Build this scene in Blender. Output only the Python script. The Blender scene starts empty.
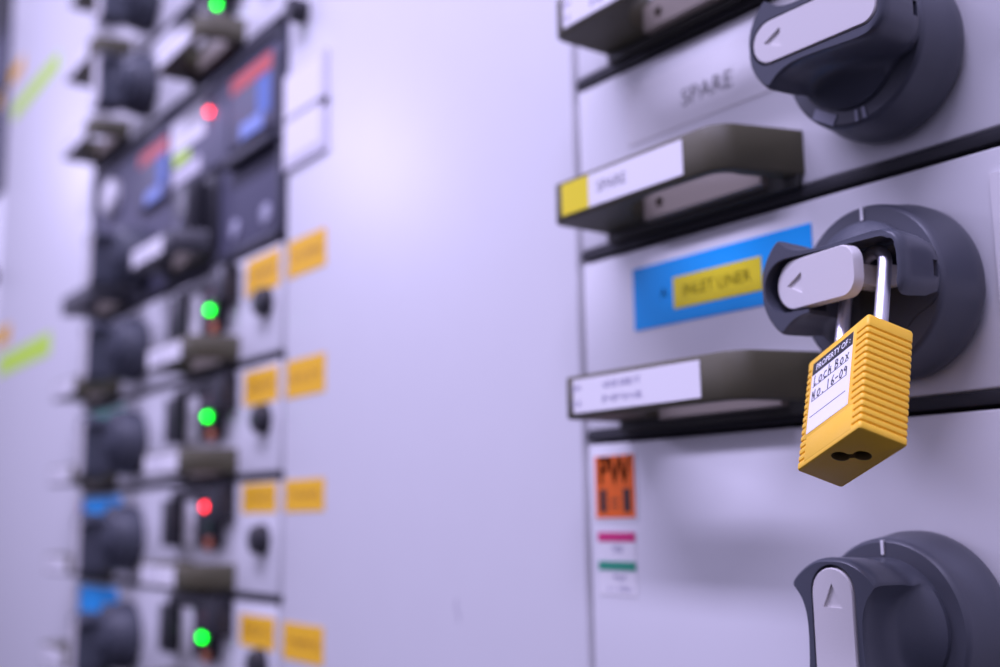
import bpy, bmesh, math, random
from mathutils import Vector, Matrix
random.seed(7)
scene = bpy.context.scene
COL = scene.collection
PI = math.pi
H = 0.1                                  # drawer pitch; the cabinet face is the plane y = 0, its front looks to -y

# ------------------------------------------------------------------ materials
def mat(name, col, rough=0.45, metal=0.0, bump=0.0, bscale=400, emit=None, estr=0.0, var=0.0, vscale=30, spec=0.5):
    m = bpy.data.materials.new(name); m.use_nodes = True
    nt = m.node_tree; b = nt.nodes['Principled BSDF']
    b.inputs['Base Color'].default_value = (*col, 1)
    b.inputs['Roughness'].default_value = rough
    b.inputs['Metallic'].default_value = metal
    b.inputs['Specular IOR Level'].default_value = spec
    tc = nt.nodes.new('ShaderNodeTexCoord')
    if var:
        n = nt.nodes.new('ShaderNodeTexNoise'); n.inputs['Scale'].default_value = vscale
        n.inputs['Detail'].default_value = 4
        nt.links.new(tc.outputs['Object'], n.inputs['Vector'])
        r = nt.nodes.new('ShaderNodeMix'); r.data_type = 'RGBA'
        r.inputs['A'].default_value = (*[c * (1 - var) for c in col], 1)
        r.inputs['B'].default_value = (*[min(1, c * (1 + var)) for c in col], 1)
        nt.links.new(n.outputs['Fac'], r.inputs['Factor'])
        nt.links.new(r.outputs['Result'], b.inputs['Base Color'])
    if bump:
        n = nt.nodes.new('ShaderNodeTexNoise'); n.inputs['Scale'].default_value = bscale
        nt.links.new(tc.outputs['Object'], n.inputs['Vector'])
        bp = nt.nodes.new('ShaderNodeBump'); bp.inputs['Strength'].default_value = bump
        bp.inputs['Distance'].default_value = 0.0004
        nt.links.new(n.outputs['Fac'], bp.inputs['Height'])
        nt.links.new(bp.outputs['Normal'], b.inputs['Normal'])
    if emit:
        b.inputs['Emission Color'].default_value = (*emit, 1)
        b.inputs['Emission Strength'].default_value = estr
    return m

M = dict(
    panel=mat('painted_steel', (.76, .755, .76), .42, bump=.05, bscale=600, var=.015),
    door=mat('painted_door_steel', (.79, .785, .79), .37, bump=.05, bscale=600, var=.015),
    gap=mat('dark_gap_fill', (.02, .02, .024), .7),  # near-black for the carcass and the strips that draw in shaded gaps
    frame=mat('frame_steel', (.20, .19, .22), .6),
    slate=mat('slate_plastic', (.070, .076, .096), .33, bump=.12, bscale=1500, var=.06, vscale=60, spec=.4),
    slate2=mat('slate_plastic_dial', (.070, .075, .094), .40, bump=.12, bscale=1500, var=.06, vscale=60),
    inlay=mat('grey_white_plastic', (.66, .635, .62), .45, bump=.08, bscale=1200),
    tick=mat('white_print', (.85, .85, .85), .5),
    tickdim=mat('grey_print', (.30, .31, .38), .5),
    handle=mat('olive_plastic', (.105, .098, .058), .5, spec=.3, bump=.15, bscale=1500, var=.08, vscale=60),
    hback=mat('dark_olive_plastic', (.05, .05, .042), .55),
    latch=mat('taupe_plastic', (.30, .26, .215), .5),
    dhandle=mat('black_plastic_handle', (.05, .05, .058), .45),
    paper=mat('white_label', (.90, .885, .88), .5),
    yellow=mat('yellow_label', (.92, .76, .02), .5, spec=.25),
    blue=mat('blue_label', (.008, .43, 1.0), .5, spec=.25),
    teal=mat('teal_label', (.09, .45, .32), .5),
    orange=mat('orange_label', (.94, .17, .02), .5, spec=.25),
    amber=mat('amber_sticker', (1.0, .57, .03), .55, spec=.15),
    amberink=mat('amber_sticker_print', (.60, .26, .02), .5),
    magenta=mat('magenta_print', (.72, .03, .20), .5),
    green=mat('green_print', (.03, .35, .20), .5),
    lime=mat('lime_tape', (.66, 1.0, .10), .6, spec=.12),
    ink=mat('black_ink', (.015, .015, .018), .5),
    inkgrey=mat('grey_ink', (.12, .115, .16), .5),
    inkmid=mat('worn_ink', (.22, .21, .28), .5),
    inkpale=mat('faded_ink', (.34, .32, .44), .5),
    pink=mat('pink_label', (.75, .35, .45), .5),
    black=mat('black_plastic', (.025, .025, .03), .4),
    dark=mat('dark_grey_faceplate', (.115, .115, .165), .6, var=.04, spec=.3),
    darkrim=mat('charcoal_rim', (.035, .035, .05), .5),
    ledgreen=mat('green_lamp_lens', (.005, .10, .01), .3, emit=(.0, 1.0, .025), estr=9),
    ledred=mat('red_lamp_lens', (.15, .005, .01), .3, emit=(1.0, .025, .04), estr=9),
    redoff=mat('unlit_red_lens', (.30, .03, .03), .3),
    amberoff=mat('unlit_orange_lens', (.55, .14, .05), .3),
    greenoff=mat('unlit_green_lens', (.03, .12, .08), .3),
    screen=mat('blue_screen', (.10, .19, .50), .5, spec=.3),
    redstrip=mat('red_header', (.62, .07, .06), .5),
    greyface=mat('grey_device_face', (.17, .17, .22), .6, spec=.3),
    keyshade=mat('keyway_shade_brown', (.10, .065, .018), .5),  # keyhole walls: the shade inside is put into this brown
    lockyellow=mat('yellow_nylon', (.95, .565, .045), .42, spec=.32, bump=.10, bscale=1500, var=.03, vscale=80),
    steel=mat('polished_steel', (.62, .61, .66), .40, metal=1.0, bump=.10, bscale=700),
    holder=mat('clear_grey_holder', (.70, .68, .73), .5),
    paleblue=mat('pale_blue_plate', (.28, .38, .75), .6),
    cap=mat('grey_screw_cap', (.30, .30, .38), .4),
    scuff=mat('scuff', (.50, .48, .54), .6),
)

# ------------------------------------------------------------------ mesh helpers
def new(): return bmesh.new()

def box(bm, x0, x1, y0, y1, z0, z1, bev=0.0, seg=2, mi=0):
    r = bmesh.ops.create_cube(bm, size=1.0)
    vs = r['verts']
    for v in vs:
        v.co = Vector(((x0 + x1) / 2 + v.co.x * (x1 - x0), (y0 + y1) / 2 + v.co.y * (y1 - y0), (z0 + z1) / 2 + v.co.z * (z1 - z0)))
    fs = {f for v in vs for f in v.link_faces}
    if bev:
        es = list({e for f in fs for e in f.edges})
        r = bmesh.ops.bevel(bm, geom=es, offset=bev, segments=seg, profile=.5, affect='EDGES')
        fs = set(r['faces']) | {f for f in fs if f.is_valid}
    for f in fs: f.material_index = mi

def loft(bm, rings, cap0=True, cap1=True, mi=0):
    """rings of points (equal length) skinned one after the other"""
    R = [[bm.verts.new(p) for p in ring] for ring in rings]
    n = len(R[0]); fs = []
    for a, b in zip(R, R[1:]):
        for i in range(n):
            fs.append(bm.faces.new((a[i], a[(i + 1) % n], b[(i + 1) % n], b[i])))
    if cap0: fs.append(bm.faces.new(list(reversed(R[0]))))
    if cap1: fs.append(bm.faces.new(R[-1]))
    for f in fs: f.material_index = mi
    return fs

def lathe(bm, prof, cx=0, cz=0, n=72, mi=0):
    """profile of (radius, distance in front of the face) turned about the -y axis"""
    loft(bm, [[(cx + r * math.cos(2 * PI * i / n), -d, cz + r * math.sin(2 * PI * i / n)) for i in range(n)] for r, d in prof], mi=mi)

def prism(bm, pts, d0, d1, mi=0):
    """outline of (x, z) points pushed from d0 to d1 in front of the face"""
    loft(bm, [[(x, -d0, z) for x, z in pts], [(x, -d1, z) for x, z in pts]], mi=mi)

def tube(bm, path, rad, n=14, mi=0):
    rings = []; up = None
    for i, p in enumerate(path):
        t = (path[min(i + 1, len(path) - 1)] - path[max(i - 1, 0)]).normalized()
        if up is None: up = t.orthogonal().normalized()
        up = (up - t * up.dot(t)).normalized(); w = t.cross(up)
        rings.append([p + rad * (math.cos(2 * PI * k / n) * up + math.sin(2 * PI * k / n) * w) for k in range(n)])
    loft(bm, rings, mi=mi)

def text(bm, s, x, z, size, d, mi=1, align='CENTER', squeeze=1.0, bold=0.0, depth=0.00008):
    cu = bpy.data.curves.new('t', 'FONT'); cu.body = s; cu.size = size
    cu.align_x = align; cu.align_y = 'CENTER'; cu.offset = bold; cu.resolution_u = 3
    o = bpy.data.objects.new('t', cu); COL.objects.link(o)
    dg = bpy.context.evaluated_depsgraph_get(); dg.update()
    me = bpy.data.meshes.new_from_object(o.evaluated_get(dg))
    me.transform(Matrix(((squeeze, 0, 0, x), (0, 0, -1, -d), (0, 1, 0, z), (0, 0, 0, 1))))
    k = len(bm.faces); bm.from_mesh(me); bm.faces.ensure_lookup_table()
    for f in bm.faces[k:]: f.material_index = mi
    bpy.data.objects.remove(o); bpy.data.curves.remove(cu); bpy.data.meshes.remove(me)

def marks(bm, x0, x1, z0, z1, d, mi=1, seed=1, fill=.75):
    """print too small to read: short uneven strokes"""
    rnd = random.Random(seed); x = x0; h = z1 - z0
    while x < x1:
        w = h * rnd.uniform(.16, .30)
        if rnd.random() < fill:
            a = z0 + h * rnd.choice((0, 0, .35)); b = z1 - h * rnd.choice((0, 0, .3))
            box(bm, x, x + w, -d - .00006, -d, a, b, mi=mi)
            if rnd.random() < .6:
                q = rnd.choice((a, (a + b) / 2, b - h * .15)); box(bm, x, x + w * 2.4, -d - .00006, -d, q, q + h * .16, mi=mi)
        x += h * .42

def finish(bm, name, mats, smooth=True, angle=35):
    bmesh.ops.recalc_face_normals(bm, faces=bm.faces)
    me = bpy.data.meshes.new(name); bm.to_mesh(me); bm.free()
    for m in (mats if isinstance(mats, (list, tuple)) else [mats]): me.materials.append(m)
    if smooth:
        for p in me.polygons: p.use_smooth = True
        me.set_sharp_from_angle(angle=math.radians(angle))
    return me

def cut(me, cutter_bm):
    """boolean difference worked out at once, leaving only the result"""
    a = bpy.data.objects.new('a', me); cme = finish(cutter_bm, 'c', [me.materials[0], me.materials[-1]], False)
    b = bpy.data.objects.new('b', cme); COL.objects.link(a); COL.objects.link(b)
    md = a.modifiers.new('d', 'BOOLEAN'); md.operation = 'DIFFERENCE'; md.object = b; md.solver = 'EXACT'
    dg = bpy.context.evaluated_depsgraph_get(); dg.update()
    out = bpy.data.meshes.new_from_object(a.evaluated_get(dg)); out.name = me.name
    idx = [min(p.material_index, max(0, len(me.materials) - 1)) for p in out.polygons]
    out.materials.clear()
    for m in me.materials: out.materials.append(m)
    for p, k in zip(out.polygons, idx): p.material_index = k
    bpy.data.objects.remove(a); bpy.data.objects.remove(b); bpy.data.meshes.remove(cme)
    for p in out.polygons: p.use_smooth = True
    out.set_sharp_from_angle(angle=math.radians(35))
    return out

def obj(name, me, parent=None, loc=(0, 0, 0), rot=(0, 0, 0), label=None):
    o = bpy.data.objects.new(name, me); COL.objects.link(o)
    o.location = loc; o.rotation_euler = rot
    if parent: o.parent = parent
    if label: o['label'] = label
    return o

def thing(name, label, cat, loc, group=None):
    o = bpy.data.objects.new(name, None); COL.objects.link(o); o.location = loc
    o.empty_display_size = .02
    o['label'] = label; o['category'] = cat
    if group: o['group'] = group
    return o

# ------------------------------------------------------------------ rotary switch (origin: its axis on the face)
def ring_pts(f, n=120): return [(f(2 * PI * i / n) * math.cos(2 * PI * i / n), f(2 * PI * i / n) * math.sin(2 * PI * i / n)) for i in range(n)]

# half outline of the grip, u towards its pointing end, v across
HALF = [(.0270, 0), (.0269, .0040), (.0260, .0080), (.0240, .0122), (.0210, .0162), (.0184, .0184), (.0170, .0182), (.0146, .0160), (.0108, .0140),
        (.0060, .0128), (.0000, .0124), (-.0080, .0126), (-.0180, .0132), (-.0270, .0136), (-.0326, .0128), (-.0358, .0100), (-.0373, .0060), (-.0377, 0)]
def spline(P, m=10):
    out = []
    for i in range(len(P) - 1):
        a, b, c, d = P[max(i - 1, 0)], P[i], P[i + 1], P[min(i + 2, len(P) - 1)]
        for k in range(m):
            t = k / m
            out.append(tuple(.5 * (2 * b[q] + (c[q] - a[q]) * t + (2 * a[q] - 5 * b[q] + 4 * c[q] - d[q]) * t * t + (3 * b[q] - a[q] - 3 * c[q] + d[q]) * t ** 3) for q in (0, 1)))
    return out + [P[-1]]
POLAR = [(math.atan2(max(v, 0), u), math.hypot(u, v)) for u, v in spline(HALF)]
def grip_r(th):
    th = abs((th + PI) % (2 * PI) - PI)
    for (a, r), (b, s) in zip(POLAR, POLAR[1:]):
        if a <= th <= b + 1e-9 and b > a: return r + (s - r) * (th - a) / (b - a)
    return POLAR[-1][1]

def grip_mesh(open_slot):
    bm = new(); n = 240
    def tail(t): return max(0, -math.cos(t)) ** 3           # the blunt end runs straight back to the dial
    def ring(k_shape, circ, sc, d, tf=.85):
        out = []
        for t in (2 * PI * i / n for i in range(n)):
            k = k_shape + (1 - k_shape) * tf * tail(t)
            x = (grip_r(t) * k + circ * (1 - k)) * sc
            out.append((x * math.cos(t), -d, x * math.sin(t)))
        return out
    rings = [ring(0, .0262, 1, .0190, .5), ring(0, .0260, 1, .0305, .5), ring(.10, .0250, 1, .0330, .7), ring(.35, .0232, 1, .0355), ring(.72, .0220, .985, .0390), ring(.95, .022, .985, .0430),
             ring(1, 0, .99, .0490), ring(1, 0, 1, .0545), ring(1, 0, .995, .0572), ring(1, 0, .975, .0588), ring(1, 0, .945, .0595)]
    loft(bm, rings)
    me = finish(bm, 'lever_grip', [M['slate']])
    # recess for the pale inlay
    c = new(); prism(c, stadium(-.0352, .0246, .0096 if not open_slot else .0106), .0562 if not open_slot else .0490, .07)
    me = cut(me, c)
    if open_slot:
        c = new(); box(c, -.0346, .004, -.075, -.0290, -.0092, .0300, .002)      # the lock slot: open in front and underneath
        me = cut(me, c)
    c = new(); box(c, -.0420, -.0325, -.0395, -.0365, -.0030, .0030)              # small slit in the blunt end
    return cut(me, c)

def stadium(u0, u1, r, n=14):
    """rounded bar from u0 (softly squared end) to u1 (round end)"""
    pts = []
    for k in range(n + 1):
        a = -PI / 2 + PI * k / n; pts.append((u1 - r + r * math.cos(a), r * math.sin(a)))
    q = r * .7
    for k in range(n // 2 + 1):
        a = PI / 2 + PI / 2 * k / (n // 2); pts.append((u0 + q + q * math.cos(a), r - q + q * math.sin(a)))
    for k in range(n // 2 + 1):
        a = PI + PI / 2 * k / (n // 2); pts.append((u0 + q + q * math.cos(a), -r + q + q * math.sin(a)))
    return pts

def inlay_mesh(u0, u1, d0, d1, r=.0089):
    bm = new()
    p = stadium(u0, u1, r); s = lambda pts, k: [((x - (u0 + u1) / 2) * k + (u0 + u1) / 2, z * (1 - (1 - k) * 3)) for x, z in pts]
    loft(bm, [[(x, -d0, z) for x, z in p], [(x, -d1 + .0006, z) for x, z in p], [(x, -d1, z) for x, z in s(p, .985)]])
    me = finish(bm, 'lever_inlay', [M['inlay']])
    c = new(); prism(c, [(u1 - .0055, 0), (u1 - .0140, .0041), (u1 - .0140, -.0041)], d1 - .0009, d1 + .01)
    return cut(me, c)

def dial_mesh(texts):
    bm = new()
    lathe(bm, [(.0325, 0), (.0330, .0030), (.0350, .0038), (.0354, .0050), (.0354, .0100), (.0348, .0118), (.0332, .0258), (.0326, .0274), (.0316, .0282), (.0250, .0285)], n=96)
    box(bm, -.0006, .0006, -.0289, -.0275, .0270, .0324, mi=1)
    if texts:
        for a in (-.10, .02):                                   # two bars and a worn panel along the lower rim
            k = len(bm.verts); box(bm, -.0007, .0007, -.0289, -.0275, .0270, .0318, mi=2); bm.verts.ensure_lookup_table()
            bmesh.ops.rotate(bm, verts=bm.verts[k:], cent=(0, 0, 0), matrix=Matrix.Rotation(PI - .05 + a, 3, 'Y'))
        k = len(bm.verts); box(bm, -.0058, .0058, -.0288, -.0275, .0272, .0318, mi=2); bm.verts.ensure_lookup_table()
        bmesh.ops.rotate(bm, verts=bm.verts[k:], cent=(0, 0, 0), matrix=Matrix.Rotation(PI + .52, 3, 'Y'))
    return finish(bm, 'dial', [M['slate2'], M['tick'], M['tickdim']])

MESH = {}
def cached(key, make):
    if key not in MESH: MESH[key] = make()
    return MESH[key]

def rotary(parent, x, z, turn, locked=False, texts=False, label=None):
    """turn: 0 = pointing up, 90 = pointing left"""
    d = obj('rotary_switch', cached(('dial', texts), lambda: dial_mesh(texts)), parent, (x, 0, z), label=label)
    rot = (0, -math.radians(90 + turn), 0)
    obj('lever', cached(('grip', locked), lambda: grip_mesh(locked)), d, rot=rot)
    if not locked:
        obj('lever_plate', cached('inlay', lambda: inlay_mesh(-.0347, .0234, .0560, .0600)), d, rot=rot, label='pale grey lever plate with an engraved arrowhead')
    else:
        p = obj('lever_plate', cached('inlay2', lambda: pulled_plate()), d, label='pale grey lever plate pulled out with its locking tab')
    return d

def pulled_plate():
    """plate swung out about its left end, with the eye of its tab running back through the shackle"""
    L = .0425
    a = inlay_mesh(-L, 0, -.0022, .0022, .0096)
    bm = new(); bm.from_mesh(a); bpy.data.meshes.remove(a)
    # arrow end to the left: u = -x
    bmesh.ops.transform(bm, matrix=Matrix.Rotation(PI, 4, 'Y'), verts=bm.verts)
    bmesh.ops.transform(bm, matrix=Matrix.Translation((-.0200, -.0545, 0)) @ Matrix.Rotation(math.radians(-11), 4, 'Z') , verts=bm.verts)
    box(bm, .0105, .0150, -.0565, -.0345, -.0035, .0045, .0006)
    box(bm, .0065, .0195, -.0425, -.0345, -.0035, .0045, .0006)
    return finish(bm, 'lever_plate', [M['inlay']])

# ------------------------------------------------------------------ pull handle (origin: outer left end at the face, bottom)
def bar_outline():
    """(x, depth) outline of the bar seen from above: heavy left arm, front, round right arm"""
    o = [(0, 0), (.0, .034), (.0012, .0385), (.0045, .0410)]
    o += [(.1040, .0415)]
    for k in range(9):
        a = PI / 2 - (PI / 2 - .30) * k / 8; o.append((.1080 + .0140 * math.cos(a), .0275 + .0140 * math.sin(a)))
    o += [(.1310, .001), (.1312, 0), (.1225, 0), (.1145, .024)]
    for k in range(5):
        a = .30 + (PI / 2 - .30) * k / 4; o.append((.1060 + .0085 * math.cos(a), .0270 + .0085 * math.sin(a)))
    o += [(.085, .0362), (.070, .0362), (.056, .0335), (.046, .0280), (.038, .0185), (.0335, .0)]
    return o

def handle_mesh(m):
    bm = new(); pts = bar_outline()
    cx = sum(p[0] for p in pts) / len(pts)
    def ring(z, ins):
        n = len(pts); out = []
        for i in range(n):
            p, q, r = Vector(pts[i - 1]), Vector(pts[i]), Vector(pts[(i + 1) % n])
            t = (r - p).normalized(); nn = Vector((t.y, -t.x)) * ins
            out.append((q.x + nn.x, -max(0, q.y + nn.y), z))
        return out
    loft(bm, [ring(0, .0008), ring(.0010, 0), ring(.0200, 0), ring(.0210, .0008)])
    return finish(bm, 'pull_handle', [m], angle=40)

def back_mesh():
    bm = new()
    box(bm, .0010, .1300, -.0040, 0, -.0055, .0190, .0012)
    return finish(bm, 'back_strip', [M['hback']])

def latch_mesh():
    bm = new()
    pts = [(.036, -.0015), (.036, .0125), (.050, .0155), (.075, .0165), (.100, .0160), (.113, .0130), (.113, -.0015)]
    loft(bm, [[(x, -.003, z) for x, z in pts], [(x, -.0080, z) for x, z in pts], [(x, -.0090, .0005 + z * .93) for x, z in pts]])
    me = finish(bm, 'latch_block', [M['latch']])
    c = new(); lathe(c, [(.0028, .0055), (.0028, .03)], .047, .0058, 20); lathe(c, [(.0024, .0055), (.0024, .03)], .107, .0070, 20)
    return cut(me, c)

def strip_mesh(kind):
    """the paper strip on the bar's front"""
    bm = new(); d = .0414
    x0, x1, z0, z1 = .0100, .0965, .0022, .0188
    box(bm, x0, x1, -d - .0004, -d, z0, z1)
    d2 = d + .0004
    if kind == 'spare':
        box(bm, x0, x0 + .021, -d2 - .0001, -d2, z0, z1, mi=2)
        text(bm, 'SPARE', .048, .0106, .0078, d2 + .0001, 1, squeeze=1.0)
    elif kind == 'lines':
        marks(bm, .009, .015, .0125, .0158, d2, 3, 3); marks(bm, .009, .015, .0052, .0085, d2, 3, 4)
        marks(bm, .032, .058, .0127, .0160, d2, 3, 5, .9); marks(bm, .032, .059, .0058, .0091, d2, 3, 6, .9)
    elif kind == 'far':
        marks(bm, .025, .060, .0085, .0125, d2, 3, 9, .9)
    return finish(bm, 'label_strip', [M['paper'], M['inkgrey'], M['yellow'], M['inkpale']], False)

def handle(parent, x, z, kind='far', m='handle'):
    h = obj('pull_handle', cached(('handle', m), lambda: handle_mesh(M[m])), parent, (x, 0, z))
    obj('back_strip', cached('back', back_mesh), h)
    if kind: obj('label_strip', cached(('strip', kind), lambda: strip_mesh(kind)), h, label='white paper label strip' + (' with a yellow end' if kind == 'spare' else ''))
    obj('latch_block', cached('latch', latch_mesh), h, label='taupe latch block inside the handle')
    return h

# ------------------------------------------------------------------ fronts, stickers, lamps
def front(parent, w, h, m='panel'):
    if m == 'panel':
        bm = new(); box(bm, .0016, w - .0016, -.0004, .024, .0004, .0056, .0004); obj('bottom_gap_shade', finish(bm, 'bottom_gap_shade', [M['gap']]), parent, label='black strip standing for the shade in the drawer gap')  # flush black filler, draws the shaded gap between drawers as colour
    bm = new(); box(bm, .0022 if m == 'panel' else .0045, w - .0030, 0, .022, .0060 if m == 'panel' else .003, h - .0016, .0012, 3)
    return obj('front_panel', finish(bm, 'front_panel', [M[m]]), parent)

def sticker(parent, name, x0, x1, z0, z1, m, thick=.0004, d=0, label=None, extra=None, mats=()):
    bm = new(); box(bm, x0, x1, -d - thick, -d + .0001, z0, z1)
    if extra: extra(bm, d + thick)
    return obj(name, finish(bm, name, [M[m], *[M[k] for k in mats]], False), parent, label=label)

def amber(parent, x0, x1, z0, z1):
    def ex(bm, d):
        h = z1 - z0; w = x1 - x0
        marks(bm, x0 + w * .12, x1 - w * .12, z0 + h * .38, z0 + h * .62, d, 1, int(abs(x0) * 999 + abs(z0) * 777), .95)
    sticker(parent, 'sticker', x0, x1, z0, z1, 'amber', extra=ex, mats=('amberink',), label='amber sticker')

def lamp(parent, x, z, r, m, name, d=.010):
    bm = new(); lathe(bm, [(r * 1.0, d), (r, d + .002), (r * .75, d + .0036), (r * .3, d + .0042)], x, z, 24)
    obj(name, finish(bm, name, [M[m]]), parent)

def lamp_block(parent, x, z, lit):
    """black surround with a white plate and a column of three lamps; origin at its lower left corner"""
    bm = new()
    box(bm, 0, .030, -.016, 0, 0, .044, .002); box(bm, .112, .142, -.016, 0, .022, .056, .002)
    box(bm, .0, .142, -.008, 0, .044, .053, .0015)
    box(bm, .062, .116, -.006, 0, .0, .046, .001)
    b = obj('lamp_block', finish(bm, 'lamp_block', [M['black']]), parent, (x, 0, z))
    bm = new(); box(bm, .032, .061, -.006, 0, .001, .043, .001); obj('face_plate', finish(bm, 'face_plate', [M['paper']]), b, label='white face plate')
    for name, zz, on, off in (('red_lamp', .036, 'ledred', 'redoff'), ('green_lamp', .0195, 'ledgreen', 'greenoff'), ('orange_lamp', .003, None, 'amberoff')):
        is_on = name.startswith(lit)
        if is_on:
            bz = new(); lathe(bz, [(.0115, .006), (.0115, .0085), (.009, .0095), (.002, .0095)], .099, zz, 28); obj('bezel', finish(bz, 'bezel', [M['black']]), b)
        lamp(b, .099, zz, .0036 if is_on else .0065, on if is_on else off, name, .006 + (.004 if is_on else 0))
    return b

def push_button(parent, x, z):
    bm = new(); lathe(bm, [(.0135, 0), (.0135, .003), (.0125, .0045), (.0115, .0050), (.0115, .009), (.0095, .0105), (.005, .011)], x, z, 40)
    obj('push_button', finish(bm, 'push_button', [M['black']]), parent)

# ================================================================== the place
# dark carcass seen only through the gaps between drawers
bm = new(); box(bm, -2.4, .75, .0245, .060, -.75, 1.15)
o = obj('wall_back', finish(bm, 'wall_back', [M['gap']], False)); o['kind'] = 'structure'; o['label'] = 'dark steel carcass behind the drawer fronts'

XL, XLL, XF = -.3825, -.9376, -1.452
NW = .62                                   # width of the near column

# ---- near column -------------------------------------------------------------
def rowname(k): return k * H
u = thing('drawer_unit', 'light grey drawer at the top right, cut off just above its handle', 'drawer', (0, 0, 2 * H), 'light grey drawers of the near column')
front(u, NW, H); handle(u, .031, .0105, 'lines')
rotary(u, .206, .0475, 90)

u = thing('drawer_unit', 'light grey drawer lettered SPARE, with a yellow-ended strip on its handle', 'drawer', (0, 0, H), 'light grey drawers of the near column')
front(u, NW, H); handle(u, .0262, .0105, 'spare')
sticker(u, 'name_plate', .043, .158, .0555, .0880, 'paper', .0006, label='white name plate reading SPARE', mats=('inkmid',),
        extra=lambda bm, d: text(bm, 'SPARE', .1010, .0690, .0128, d, 1))
rotary(u, .206, .0470, 90, texts=True, label='slate rotary switch with its lever turned level')
bm = new(); box(bm, .2535, .2600, -.0003, 0, .0290, .0315); obj('scuff_mark', finish(bm, 'scuff_mark', [M['inlay']], False), u)

u = thing('drawer_unit', 'light grey drawer with a bright blue label and a padlocked switch', 'drawer', (0, 0, 0), 'light grey drawers of the near column')
front(u, NW, H); handle(u, .031, .0088, 'lines')
def bl(bm, d):
    box(bm, .0725, .1300, -d - .0003, -d, .0625, .0785, mi=1)
    text(bm, 'INLET LINER', .1012, .0705, .0082, d + .0003, 2, squeeze=.98)
    text(bm, 'A', .0655, .0715, .0085, d, 2)
sticker(u, 'blue_label', .0430, .1590, .0555, .0880, 'blue', .0006, label='bright blue label with a yellow strip lettered INLET LINER', mats=('yellow', 'inkgrey'), extra=bl)
LOCKX, LOCKZ = .206, .0475
rotary(u, LOCKX, LOCKZ, 90, locked=True, label='slate rotary switch with its lever plate pulled out for locking')
def ch(bm, d): box(bm, .2500, .2900, -d - .0002, -d, .0480, .0760, mi=1)
sticker(u, 'card_holder', .2450, .2950, .0350, .0880, 'paper', .0020, label='white card holder beside the switch', mats=('inkgrey',), extra=ch)

u = thing('drawer_unit', 'tall light grey drawer at lower right with an orange sticker and upright switch lever', 'drawer', (0, 0, -2 * H), 'light grey drawers of the near column')
front(u, NW, 2 * H); handle(u, .031, .0095, 'lines')
rotary(u, .2050, .2 - .0820, 0, label='slate rotary switch with its lever standing upright')
def orn(bm, d):
    x0, z0 = .0077, .2 - .0405; x1, z1 = .0385, .2 - .0080
    box(bm, x0, x1, -d - .0001, -d, z0, z1, mi=1)
    d += .0001
    text(bm, 'PW', (x0 + x1) / 2, z1 - .0085, .0200, d, 2, squeeze=.80, bold=.0005)
    box(bm, x0 + .0035, x0 + .0088, -d - .0001, -d, z0 + .0030, z0 + .0150, mi=2)
    box(bm, x1 - .0088, x1 - .0035, -d - .0001, -d, z0 + .0030, z0 + .0150, mi=2)
    for k in range(2):
        for j in range(2):
            box(bm, x0 + .0125 + k * .0035, x0 + .0143 + k * .0035, -d - .0001, -d, z0 + .0050 + j * .0035, z0 + .0068 + j * .0035, mi=2)
sticker(u, 'warning_sticker', .0066, .0397, .2 - .0416, .2 - .0068, 'paper', .0004, label='orange sticker with black PW lettering', mats=('orange', 'ink'), extra=orn)
def tag2(bm, d):
    box(bm, .0085, .0373, -d - .0002, -d, .2 - .0527, .2 - .0478, mi=1)
    box(bm, .0085, .0373, -d - .0002, -d, .2 - .0675, .2 - .0628, mi=2)
    marks(bm, .0200, .0280, .2 - .0580, .2 - .0548, d, 3, 11, .9); marks(bm, .0200, .0300, .2 - .0725, .2 - .0695, d, 3, 12, .9)
    marks(bm, .0130, .0330, .2 - .0780, .2 - .0755, d, 3, 13, .6)
sticker(u, 'notice_sticker', .0085, .0373, .2 - .0800, .2 - .0478, 'paper', .0003, label='white sticker with magenta and green bands', mats=('magenta', 'green', 'inkpale'), extra=tag2)

# ---- tall plain door between the columns --------------------------------------
dz = -.60
dr = thing('cabinet_door', 'wide plain light grey door between the blurred drawers and the near drawers', 'cabinet door', (XL, 0, dz))
front(dr, -XL, 1.60, 'door')
for z0, z1 in ((.1575, .1885), (.0580, .0885), (-.0330, -.0078), (-.1465, -.1185)):
    amber(dr, .0075, .0760, z0 - dz, z1 - dz)
for z0, z1 in ((.2960, .3330), (.2590, .2930)):
    sticker(dr, 'card_holder', .002, .078, z0 - dz - .008, z1 - dz + .002, 'holder', .003, label='clear grey card holder')
    sticker(dr, 'card', .0035, .0700, z0 - dz, z1 - dz, 'paper', .0005, d=.003, label='blank white card')
bm = new(); lathe(bm, [(.0105, 0), (.0105, .012), (.0085, .015), (.003, .016)], .0330, .3830 - dz, 32)
obj('door_latch', finish(bm, 'door_latch', [M['black']]), dr)
bm = new(); prism(bm, [(.2540, .502), (.2556, .5085), (.2552, .5120), (.2528, .506)], 0, .0002); prism(bm, [(.2562, .4960), (.2578, .5020), (.2566, .5050), (.2555, .499)], 0, .0002)
obj('scuff_mark', finish(bm, 'scuff_mark', [M['scuff']], False), dr)

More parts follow.
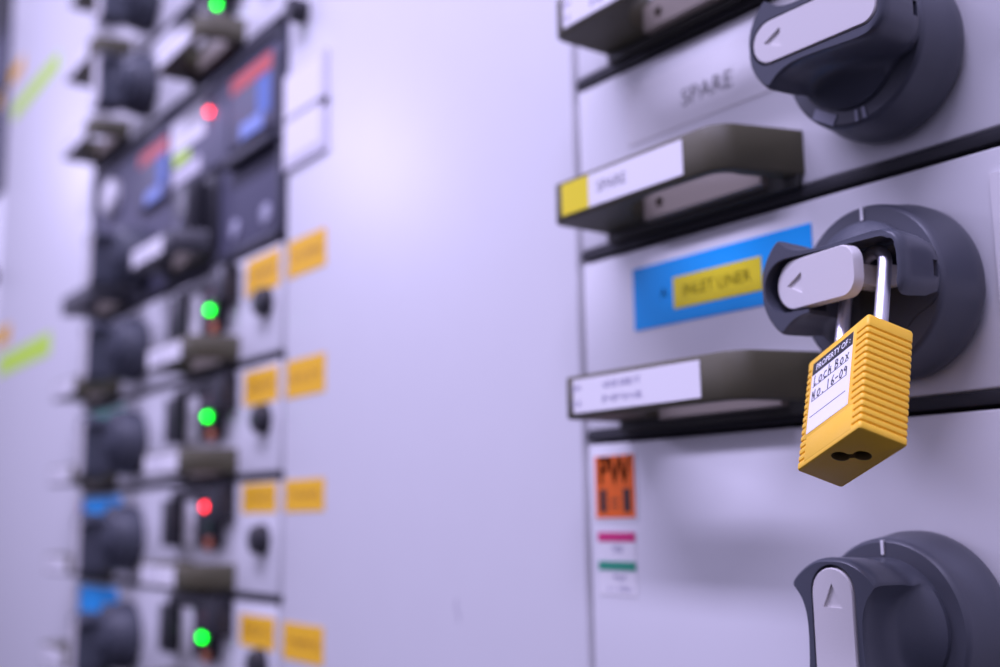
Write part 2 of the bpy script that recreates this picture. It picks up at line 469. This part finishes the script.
# ---- blurred middle column -----------------------------------------------------
MW = XL - XLL
LAB = {6: 'topmost drawer of the blurred column, almost wholly above the photo',
       5: 'second drawer from the top in the blurred column, only its black switch clear',
       4: 'blurred drawer with a green lamp directly above the dark instrument drawer',
       1: 'blurred drawer with a green lamp directly below the dark instrument drawer',
       0: 'blurred drawer with a green lamp and a teal label above its switch',
       -1: 'blurred light grey drawer whose lit lamp is red',
       -2: 'lowest drawer of the blurred column, green lamp lit, blue label above its switch'}
ST = {1: (.0560, .0885), 0: (.0590, .0885), -1: (.0670, .0915), -2: (.0570, .0830), 4: (.060, .088), 5: (.060, .088), 6: (.060, .088)}
DZ = .0055                                 # this column hangs a little lower than the near one
LZ = {6: 0, 5: 0, 4: 0, 1: .0005, 0: .002, -1: .0045, -2: .0070}
for k in (6, 5, 4, 1, 0, -1, -2):
    u = thing('drawer_unit', LAB[k], 'drawer', (XLL, 0, k * H - DZ), 'light grey drawers of the blurred column')
    front(u, MW - .003, H)
    handle(u, .002, .0100); handle(u, .3350, .0085)
    rotary(u, .198, .0500, 0)
    if k in (0, -1, -2):
        sticker(u, 'label', .006, .150, .0600, .0950, 'teal' if k == 0 else 'blue', .0006, label='teal label' if k == 0 else 'blue label')
    if k == -1: sticker(u, 'small_label', -.0080, .003, .058, .090, 'pink', .0006, label='pink label')
    lamp_block(u, .3225, .0385 + LZ[k], 'red' if k == -1 else 'green')
    push_button(u, MW - .0330, .0450 + DZ)
    if k < 4: amber(u, MW - .0770, MW - .0080, ST[k][0] + DZ, ST[k][1] + DZ)

# dark instrument drawer, two rows high
u = thing('instrument_drawer', 'dark grey double-height drawer with meters and a red lamp in the blurred column', 'drawer', (XLL, 0, 2 * H - DZ))
bm = new(); box(bm, .0016, MW - .0016, 0, .022, .003, .197, .0012); obj('front_panel', finish(bm, 'front_panel', [M['dark']]), u, label='dark grey front panel')
bm = new()
box(bm, .0022, MW - .0016, -.003, 0, .1860, .1970, .001); box(bm, .0022, MW - .0016, -.003, 0, .0030, .0110, .001); box(bm, MW - .010, MW - .0016, -.003, 0, .003, .197, .001); box(bm, .0022, .012, -.003, 0, .003, .197, .001)
obj('rim', finish(bm, 'rim', [M['darkrim']]), u, label='charcoal rim')
def meter(x0, x1, z0, z1, wide):
    bm = new(); box(bm, x0, x1, -.006, 0, z0, z1, .002)
    m_ = obj('meter', finish(bm, 'meter', [M['greyface']]), u)
    w = x1 - x0; h = z1 - z0
    sticker(m_, 'header_strip', x0 + .002, x1 - .002, z1 - h * .24, z1 - .001, 'redstrip', .0005, .006, label='red header strip')
    sticker(m_, 'screen', x0 + w * .66, x1 - .004, z0 + h * .20, z1 - h * .28, 'screen', .0005, .006, label='blue screen')
    sticker(m_, 'lower_plate', x0 + w * .30, x1 - w * .20, z0 + .002, z0 + h * .24, 'paleblue', .0012, .006, label='pale blue plate')
meter(.446, .540, .105, .173, 1); meter(.188, .284, .104, .170, 0)
bm = new(); box(bm, .440, .545, -.012, 0, .0860, .0970, .003); obj('shelf_lip', finish(bm, 'shelf_lip', [M['darkrim']]), u)
bm = new(); box(bm, .288, .440, -.006, 0, .100, .178, .002)
sg = obj('signal_module', finish(bm, 'signal_module', [M['greyface']]), u)
sticker(sg, 'face_plate', .292, .385, .140, .175, 'paper', .0006, .006, label='white face plate'); sticker(sg, 'small_label', .300, .345, .126, .137, 'lime', .0006, .006, label='yellow-green label')
sticker(sg, 'lower_label', .300, .375, .106, .122, 'holder', .0006, .006)
lamp(sg, .4030, .1560, .0034, 'ledred', 'red_lamp', .008)
bm = new(); box(bm, .345, .415, -.008, 0, .022, .096, .004); box(bm, .358, .402, -.028, -.006, .034, .088, .006, 3)
kn = obj('selector_knob', finish(bm, 'selector_knob', [M['black']]), u)
bm = new(); lathe(bm, [(.0085, .0275), (.0085, .0295), (.004, .030)], .380, .045, 32); obj('knob_cap', finish(bm, 'knob_cap', [M['greyface']]), kn, label='grey knob cap')
for x, z in ((.4515, .0297), (.519, .0291)):
    bm = new(); lathe(bm, [(.0095, 0), (.0095, .002), (.006, .0025)], x, z, 32); obj('screw_cap', finish(bm, 'screw_cap', [M['cap']]), u)
handle(u, .026, .010, None, 'dhandle'); handle(u, .2780, .0170, 'far', 'dhandle')
rotary(u, .198, .0500, 0)
bm = new(); lathe(bm, [(.022, 0), (.022, .008), (.019, .010), (.015, .011)], .085, .148, 48); dg_ = obj('gauge', finish(bm, 'gauge', [M['paper']]), u, label='round white gauge')

# ---- far door and far column ---------------------------------------------------
d2 = thing('cabinet_door', 'light grey door at the left edge with two yellow-green tapes', 'cabinet door', (XF, 0, dz))
front(d2, XLL - XF, 1.60, 'door')
sticker(d2, 'tape', .042, .318, .602 - dz, .630 - dz, 'lime', .0004, label='yellow-green tape'); sticker(d2, 'tape', .036, .340, .187 - dz, .219 - dz, 'lime', .0004, label='yellow-green tape')
amber(d2, .010, .100, .672 - dz, .700 - dz); amber(d2, .010, .100, .236 - dz, .266 - dz)
FW = .60
u = thing('cabinet_door', 'sliver of a far light grey door at the left edge, below the bluish dark drawer', 'cabinet door', (XF - FW, 0, dz))
bm = new(); box(bm, .0016, FW - .0045, 0, .022, .003, 1.097, .0012); obj('front_panel', finish(bm, 'front_panel', [M['door']]), u)
bm = new(); lathe(bm, [(.0135, 0), (.0135, .003), (.0115, .0050), (.0115, .013), (.005, .015)], FW - .022, .36 - dz, 40); obj('push_button', finish(bm, 'push_button', [M['black']]), u, label='black push button')
amber(u, FW - .080, FW - .008, .236 - dz, .266 - dz)
u = thing('instrument_drawer', 'bluish dark drawer seen as a sliver at the upper left edge', 'drawer', (XF - FW, 0, 5 * H))
bm = new(); box(bm, .0016, FW - .0016, 0, .022, .003, .297, .0012); obj('front_panel', finish(bm, 'front_panel', [M['dark']]), u)
bm = new(); box(bm, FW - .014, FW - .0016, -.006, 0, .003, .297, .001); box(bm, .0016, FW - .0016, -.006, 0, .187, .197, .001); obj('rim', finish(bm, 'rim', [M['darkrim']]), u)
amber(u, FW - .080, FW - .020, .160, .190)

# ================================================================== padlock
LT = Vector((0.24098472620813471, -0.08658361948432763, -0.011027915230803842))
LR = Matrix(((0.9056443030831823, 0.38593274638385927, -0.17568241676825008), (-0.27862245813610426, 0.8539138822834449, 0.4395459105323624), (0.31965281496510584, -0.34912318300585604, 0.8808717732863695)))
LK = .968
W, T, HH = .0389, .0177, .0465             # body: x from -W to 0, y from 0 (label side) to T, z from 0 to HH
pl = thing('padlock', 'yellow ribbed padlock with a handwritten white label, hanging from a switch lever', 'padlock', LT)
pl.location = Vector((.47300, -.40072, -.03740)) * (1 - LK) + LT * LK; pl.scale = (LK,) * 3
pl.rotation_mode = 'QUATERNION'; pl.rotation_quaternion = LR.to_quaternion()

def body_ring(z, ins, rc=.0011, n=4):
    x0, x1, y0, y1 = -W - .0004 + ins, .0006 + ins * -1, -.0002 + ins, T + .0004 - ins; pts = []
    for cx, cy, a0 in ((x1 - rc, y1 - rc, 0), (x0 + rc, y1 - rc, PI / 2), (x0 + rc, y0 + rc, PI), (x1 - rc, y0 + rc, 1.5 * PI)):
        for k in range(n + 1):
            a = a0 + PI / 2 * k / n; pts.append((cx + rc * math.cos(a), cy + rc * math.sin(a), z))
    return pts
rings = [body_ring(-.0006, .0007), body_ring(-.0003, .0002), body_ring(.0002, 0), body_ring(.0020, 0)]
z = .0020; NR = 15; P = (HH - .0035 - z) / NR
for k in range(NR):
    for f_, i_ in ((.06, .00008), (.14, .0005), (.24, .00075), (.34, .0005), (.42, .00008), (.55, 0), (.90, 0)):
        rings.append(body_ring(z + P * f_, i_))
    z += P
rings += [body_ring(HH - .0015, 0), body_ring(HH - .0005, .0003), body_ring(HH, .0010)]
bm = new(); loft(bm, rings)
body = finish(bm, 'body', [M['lockyellow'], M['keyshade']], angle=50)
c = new()                                   # keyway: two round lobes and a waist, walls coloured dark for the shade inside
for x, y in ((-.0200, .0056), (-.0146, .0107)):
    loft(c, [[(x + .0031 * math.cos(2 * PI * k / 24), y + .0031 * math.sin(2 * PI * k / 24), zz) for k in range(24)] for zz in (-.002, .020)], mi=1)
body = cut(body, c)
c = new()
k = len(c.verts); box(c, -.0036, .0036, -.0013, .0013, -.002, .018, mi=1)
bmesh.ops.transform(c, matrix=Matrix.Translation((-.0173, .00815, 0)) @ Matrix.Rotation(math.atan2(.0051, .0054), 4, 'Z'), verts=c.verts)
body = cut(body, c)
obj('body', body, pl)
# smooth raised field that carries the label, and the flat foot of the front
bm = new(); box(bm, -.0362, -.0062, -.00035, .0015, .0105, HH - .0016, .0004); box(bm, -.0345, -.0046, -.00032, .0015, .0010, .0112, .0003)
obj('label_field', finish(bm, 'label_field', [M['lockyellow']]), pl)

bm = new()
LX0, LX1, LZ0, LZ1 = -.0345, -.0078, .0123, .0428
dl = .00045
box(bm, LX0, LX1, -dl, .0001, LZ0, LZ1); box(bm, LX0, LX1, -dl - .00005, -dl + .00002, LZ1 - .0055, LZ1, mi=1)
text(bm, 'PROPERTY OF :', (LX0 + LX1) / 2 + .0004, LZ1 - .0029, .0036, dl + .00006, 2, squeeze=.93, bold=.00006)
for zz in (.0316, .0254, .0186): box(bm, LX0 + .0012, LX1 - .0022, -dl - .00004, -dl, zz, zz + .0003, mi=1)
STROKES = {                                 # pen strokes in a unit square
    'L': [[(.15, 1), (.08, .5), (.1, .02), (.6, .08)]], 'o': [[(.5, .62), (.15, .45), (.12, .12), (.45, 0), (.8, .2), (.75, .52), (.45, .64)]],
    'c': [[(.75, .6), (.35, .62), (.1, .3), (.35, .0), (.8, .06)]], 'k': [[(.15, 1), (.1, 0)], [(.62, .66), (.14, .34), (.62, .40), (.66, 0)]],
    'h': [[(.15, 1), (.1, 0)], [(.12, .42), (.45, .62), (.72, .42), (.70, 0)]],
    'B': [[(.1, 0), (.15, .9), (.6, .88), (.7, .68), (.2, .5), (.75, .4), (.8, .12), (.1, 0)]], 'x': [[(.1, .6), (.8, 0)], [(.8, .62), (.1, 0)]],
    'N': [[(.1, 0), (.12, .9), (.7, .05), (.74, .95)]], 'O': [[(.5, .75), (.12, .5), (.15, .1), (.5, 0), (.85, .25), (.8, .62), (.45, .76)]],
    '.': [[(.2, .04), (.35, .0)]], '1': [[(.3, .9), (.3, 0)]], '6': [[(.6, .9), (.2, .5), (.15, .12), (.5, 0), (.75, .22), (.5, .42), (.2, .3)]],
    '-': [[(.1, .4), (.7, .42)]], '0': [[(.5, .8), (.15, .5), (.2, .1), (.5, 0), (.8, .3), (.75, .65), (.45, .82)]],
    '9': [[(.75, .65), (.45, .82), (.15, .62), (.4, .4), (.75, .6), (.72, 0)]], ' ': []}
def write(s, x, z, size, step, w):
    for i, ch_ in enumerate(s):
        for line in STROKES[ch_]:
            for (a, b), (c_, d_) in zip(line, line[1:]):
                p = Vector((x + a * size * .62, z + b * size)); q = Vector((x + c_ * size * .62, z + d_ * size))
                t = (q - p).normalized(); nn = Vector((-t.y, t.x)) * w / 2; t *= w * .35
                prism(bm, [tuple(v) for v in (p - t + nn, p - t - nn, q + t - nn, q + t + nn)], dl + .00001, dl + .00007, mi=1)
        x += step
write('Lock', LX0 + .0018, .0321, .0044, .0032, .0005)
write('Box', LX0 + .0158, .0322, .0042, .0034, .0005)
write('NO.', LX0 + .0014, .0260, .0040, .0034, .0005)
write('16-09', LX0 + .0114, .0261, .0042, .0027, .0005)
obj('label', finish(bm, 'label', [M['paper'], M['ink'], M['tick']], False), pl, label='white label headed PROPERTY OF : and handwritten Lock Box NO. 16-09')

bm = new()
xa, xb, zs, ym = -.0061, -.0324, .0755, T / 2
ra = (xa - xb) / 2; path = [Vector((xa, ym, HH - .006)), Vector((xa, ym, .060)), Vector((xa, ym, zs))]
path += [Vector(((xa + xb) / 2 + ra * math.cos(PI * k / 20), ym, zs + ra * math.sin(PI * k / 20))) for k in range(1, 20)]
path += [Vector((xb, ym, zs)), Vector((xb, ym, .060)), Vector((xb, ym, HH - .006))]
tube(bm, path, .00262, 24)
obj('shackle', finish(bm, 'shackle', [M['steel']]), pl, label='polished steel shackle')

# ================================================================== light: ceiling tubes along the aisle and soft room light
TINT = (.655, .60, 1.0)
def area(name, loc, aim, sx, sy, power, spread=180):
    l = bpy.data.lights.new(name, 'AREA'); l.shape = 'RECTANGLE'; l.size = sx; l.size_y = sy; l.energy = power; l.color = TINT
    l.spread = math.radians(spread)
    o = bpy.data.objects.new(name, l); COL.objects.link(o); o.location = loc
    d = Vector(aim) - Vector(loc); o.rotation_euler = d.to_track_quat('-Z', 'Y').to_euler()
    return o
area('ceiling_tube', (.05, -.70, 1.42), (.05, -.30, 0), 1.9, .12, 42)
area('ceiling_tube', (-3.00, -1.53, 1.22), (-1.2, 0, .2), .8, .25, 15)
w = bpy.data.worlds.new('room'); scene.world = w; w.use_nodes = True
nt = w.node_tree; bg = nt.nodes['Background']
tc = nt.nodes.new('ShaderNodeTexCoord'); sx = nt.nodes.new('ShaderNodeSeparateXYZ'); cr = nt.nodes.new('ShaderNodeValToRGB')
mp = nt.nodes.new('ShaderNodeMath'); mp.operation = 'MULTIPLY_ADD'; mp.inputs[1].default_value = .5; mp.inputs[2].default_value = .5
nt.links.new(tc.outputs['Generated'], sx.inputs[0]); nt.links.new(sx.outputs['Z'], mp.inputs[0]); nt.links.new(mp.outputs[0], cr.inputs[0])
e = cr.color_ramp.elements
e[0].position = .38; e[0].color = (*[c * .03 for c in TINT], 1)
e[1].position = .78; e[1].color = (*[c * .95 for c in TINT], 1)
n_ = e.new(.50); n_.color = (*[c * .56 for c in TINT], 1)
nt.links.new(cr.outputs[0], bg.inputs['Color']); bg.inputs['Strength'].default_value = 1.0

# ================================================================== camera
FPX = 1132.8824354245037
Cm = Vector((0.47299857605926554, -0.4007230453292048, -0.03739972087530856))
fw = Vector((-0.7982730095627487, 0.5814065413502195, 0.15724705364110086)); rt = Vector((0.5864428700696043, 0.8098102655839047, -0.01709075479465325)); up = Vector((0.13727695490561043, -0.07857332518164938, 0.9874113986691371))
cam = bpy.data.cameras.new('camera'); co = bpy.data.objects.new('camera', cam); COL.objects.link(co)
co.matrix_world = Matrix(((rt.x, up.x, -fw.x, Cm.x), (rt.y, up.y, -fw.y, Cm.y), (rt.z, up.z, -fw.z, Cm.z), (0, 0, 0, 1)))
cam.sensor_width = 36; cam.lens = FPX * 36 / 1000; cam.clip_start = .01; cam.clip_end = 50
cam.dof.use_dof = True; cam.dof.focus_distance = .385; cam.dof.aperture_fstop = 5.1; cam.dof.aperture_blades = 0
scene.camera = co
scene.view_settings.view_transform = 'Standard'; scene.view_settings.look = 'None'
scene.view_settings.exposure = 0; scene.view_settings.gamma = 1; scene.view_settings.use_curve_mapping = False
scene.cycles.use_denoising = True
